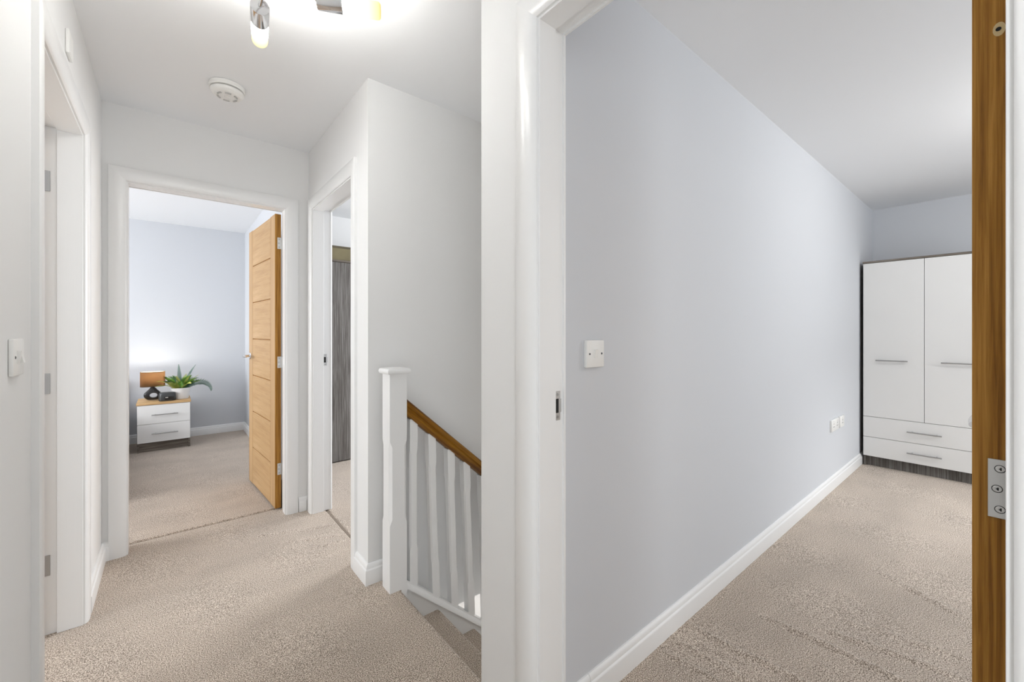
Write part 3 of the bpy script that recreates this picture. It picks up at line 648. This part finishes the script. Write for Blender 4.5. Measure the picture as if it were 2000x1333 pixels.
# ------------------------------------------------------------------ table lamp
tl = thing('table_lamp', 'lit table lamp with dark shade and ring-shaped black base', 'table lamp', (-.124, 5.64, ZT))
def ring_base():
    """teardrop ceramic body with an oval hole, extruded and rounded"""
    n = 40; mb = MB(); out = []; inn = []
    for i in range(n):
        a = 2 * pi * i / n
        rx, rz = .070, .056
        x, z = rx * cos(a), .056 + rz * sin(a)
        if sin(a) > 0.35:
            t = (sin(a) - .35) / .65; x *= (1 - .60 * t); z += .036 * t ** 1.3
        if sin(a) < -.75: z = max(z, .008)
        z = max(z, .0)
        out.append((x, z)); inn.append((.006 + .030 * cos(a), .053 + .023 * sin(a)))
    layers = [(-.034, .84), (-.030, .93), (-.02, 1.0), (.02, 1.0), (.030, .93), (.034, .84)]
    cx, cz = 0, .066
    vs = []; m = len(layers)
    for y, s in layers:
        vs += [(cx + (x - cx) * s, y, max(0, cz + (z - cz) * s)) for x, z in out]
    for y, s in layers:
        k = 2 - s
        vs += [(.006 + (x - .006) * (1 + (1 - s) * .8), y, .053 + (z - .053) * (1 + (1 - s) * .8)) for x, z in inn]
    fs = []
    for i in range(m - 1):
        for q_ in range(n):
            fs.append((i * n + q_, i * n + (q_ + 1) % n, (i + 1) * n + (q_ + 1) % n, (i + 1) * n + q_))
            o = m * n
            fs.append((o + i * n + (q_ + 1) % n, o + i * n + q_, o + (i + 1) * n + q_, o + (i + 1) * n + (q_ + 1) % n))
    for q_ in range(n):
        o = m * n; fs.append((q_, o + q_, o + (q_ + 1) % n, (q_ + 1) % n))
        e = (m - 1) * n; fs.append((e + (q_ + 1) % n, o + e + (q_ + 1) % n, o + e + q_, e + q_))
    return mb.add(vs, fs)
ring_base().build('base', M['black_ceramic'], tl, 60)
MB().tube([(0, 0, .140), (0, 0, .20)], .012, 16).build('stem', M['black_ceramic'], tl)
def shade_mesh(k=1.0, za=.143, zb=.295):
    n = 64; mb = MB(); vs = []
    for z in (za, zb):
        for i in range(n):
            a = 2 * pi * i / n; c, s = cos(a), sin(a)
            vs.append((k * .098 * math.copysign(abs(c) ** .62, c), k * .070 * math.copysign(abs(s) ** .75, s), z))
    fs = [(k, (k + 1) % n, n + (k + 1) % n, n + k) for k in range(n)]
    return mb.add(vs, fs)
sh = shade_mesh().build('shade', M['shade'], tl, 50)
ln = shade_mesh(.96, .1445, .2935).build('lining', M['lining'], sh, 50)
so = sh.modifiers.new('thickness', 'SOLIDIFY'); so.thickness = .0012
for z in (.1445, .2935):
    n = 64; pts = []
    for i in range(n + 1):
        a = 2 * pi * i / n; c, s = cos(a), sin(a)
        pts.append((.0985 * math.copysign(abs(c) ** .62, c), .0705 * math.copysign(abs(s) ** .75, s), z))
    MB().tube(pts, .001, 6, cap=False).build('shade_rim', M['black_ceramic'], sh)
MB().lathe([(0, .195), (.012, .2), (.014, .222), (.022, .235), (.024, .25), (.018, .266), (0, .272)], n=20).build('bulb', M['bulb_glow'], tl)
point_light('lamp_bulb_light', (-.124, 5.64, ZT + .276), .02, 3.4, (1.0, .95, .88))
# ------------------------------------------------------------------ small black box beside the lamp
rb = thing('tabletop_box', 'small dark rounded box between lamp and fern pot', 'box', (-.010, 5.53, ZT), radians(4))
n = 40; vs = []; prof = [(.90, 0), (.97, .003), (1.0, .012), (.97, .058), (.93, .075), (.86, .083), (.5, .086)]
for s_, z in prof:
    for i in range(n):
        a = 2 * pi * i / n; c, s = cos(a), sin(a)
        vs.append((.069 * s_ * math.copysign(abs(c) ** .45, c), .055 * s_ * math.copysign(abs(s) ** .45, s), z))
fs = [(j * n + k, j * n + (k + 1) % n, (j + 1) * n + (k + 1) % n, (j + 1) * n + k) for j in range(len(prof) - 1) for k in range(n)] + [tuple(reversed(range(n))), tuple(range((len(prof) - 1) * n, len(prof) * n))]
MB().add(vs, fs).build('body', M['dark_plastic'], rb, 50)
box(-.024, .052, -.0575, -.050, .012, .046, bev=.003).build('front_panel', M['black_ceramic'], rb)
box(-.018, .004, -.0590, -.057, .032, .042, bev=.0005).build('badge', M['steel'], rb)
# ------------------------------------------------------------------ potted fern
pf = thing('potted_fern', 'green artificial fern in white pot on bedside cabinet', 'plant', (.100, 5.60, ZT))
pot = MB().lathe([(.062, 0), (.066, .003), (.073, .05), (.081, .108), (.0825, .114), (.080, .116), (.077, .110), (.071, .09), (0, .09)], n=40).build('pot', M['white_pot'], pf)
MB().lathe([(.0715, .088), (.055, .098), (.0, .100)], n=24).build('soil', M['soil'], pf)
rng = random.Random(3)
def frond(az, L, lift, droop, m, wid=.030, nl=13, roll=None):
    roll = rng.uniform(-.7, .7) if roll is None else roll
    d = Vector((cos(az), sin(az), 0)); side = Vector((-sin(az), cos(az), 0)); p = Vector((d.x * .02, d.y * .02, .095)); ang = lift
    pts = [p.copy()]; stepL = L / nl
    for i in range(nl):
        ang -= droop / nl * (0.4 + 1.2 * i / nl); p = p + (d * cos(ang) + Vector((0, 0, 1)) * sin(ang)) * stepL; pts.append(p.copy())
    mb = MB(); mb.tube(pts, [.0022 * (1 - .7 * i / nl) for i in range(nl + 1)], 5)
    for i in range(2, nl + 1):
        t = (pts[i] - pts[i - 1]).normalized(); up = side.cross(t).normalized()
        f = i / nl; ll = wid * (sin(pi * min(1, .18 + .80 * f)) ** .8) * (1.15 - .4 * f) + .004
        for sub in (0, .5):
            b = pts[i - 1].lerp(pts[i], sub)
            for s in (-1, 1):
                o = ((side * cos(roll) + up * sin(roll)) * s + t * .55).normalized(); wv = t * stepL * .22
                e = b + o * ll + up * (-.12 * ll + rng.uniform(-.004, .004)); mid_ = b + o * ll * .55 + up * .002
                mb.add([b - wv * .6, mid_ - wv, e, mid_ + wv, b + wv * .6], [(0, 1, 2, 3, 4)])
    return mb.build('frond', m, pf, 0)
frond(0.02, .33, .85, 2.6, M['leaf_blue'], .046, 20, 1.15)            # long arching one
frond(0.75, .30, 1.15, .35, M['leaf_blue'], .030)
frond(1.9, .27, 1.5, .12, M['leaf_blue'], .024)
frond(3.05, .26, 1.05, .75, M['leaf_green'], .042)
frond(3.65, .24, .85, .9, M['leaf_lime'], .020)
frond(3.75, .24, .62, .9, M['leaf_lime'], .020)
frond(2.7, .28, .95, .5, M['leaf_green'], .038)
frond(5.3, .20, 1.1, .4, M['leaf_lime'], .024)
frond(4.4, .19, 1.2, .5, M['leaf_lime'], .024)
frond(0.3, .20, 1.0, .5, M['leaf_lime'], .018)
for i in range(48):
    az = rng.uniform(0, 2 * pi); mm = [M['leaf_green'], M['leaf_green'], M['leaf_green'], M['leaf_blue'], M['leaf_lime']][i % 5]
    frond(az, rng.uniform(.12, .20), rng.uniform(.8, 1.45), rng.uniform(.4, 1.2), mm, rng.uniform(.030, .042), 11)
# ------------------------------------------------------------------ bed edge left of the cabinet
bd = thing('bed', 'bed with dark divan base left of the bedside cabinet', 'bed', (-1.10, 4.95, 0))
box(-.72, .755, -.98, .92, .05, .24, bev=.008).build('divan_base', M['divan'], bd)
for sx in (-.6, .6):
    for sy in (-.85, .8): MB().tube([(sx, sy, 0), (sx, sy, .052)], .025, 14).build('caster', M['black_ceramic'], bd)
box(-.72, .750, -.98, .92, .242, .40, bev=.04, seg=3).build('mattress', M['mattress'], bd)
box(-.74, .690, .925, 1.0, 0.05, .70, bev=.02, seg=2).build('headboard', M['divan'], bd)
for sx in (-.36, .36): box(sx - .3, sx + .3, .42, .84, .395, .52, bev=.06, seg=3).build('pillow', M['mattress'], bd)
# ------------------------------------------------------------------ grey wardrobe beyond the narrow doorway
gw = thing('grey_wardrobe', 'tall grey oak wardrobe seen through the narrow doorway', 'wardrobe', (.90, 3.925, 0))
box(.0, 1.5, .02, .54, 0, 1.835).build('carcass', M['grey_wood'], gw)
for x0, x1 in ((.002, .498), (.502, .998), (1.002, 1.498)):
    d = box(x0, x1, 0, .018, .01, 1.832, bev=.0012).build('door', M['grey_wood'], gw)
    bar_handle(d, x1 - .06 if x0 < .9 else x0 + .06, 0, .95, .03, M['bar_steel'])
box(-.003, 1.503, -.004, .54, 1.835, 1.853, bev=.001).build('top_panel', M['grey_wood_x'], gw)
sb = thing('storage_box', 'olive-brown box on top of the grey wardrobe', 'box', (.93, 3.935, 1.853))
box(0, .66, 0, .45, 0, .112, bev=.002).build('body', M['card'], sb)
box(-.003, .663, -.003, .453, .112, .130, bev=.002).build('lid', M['card_dark'], sb)
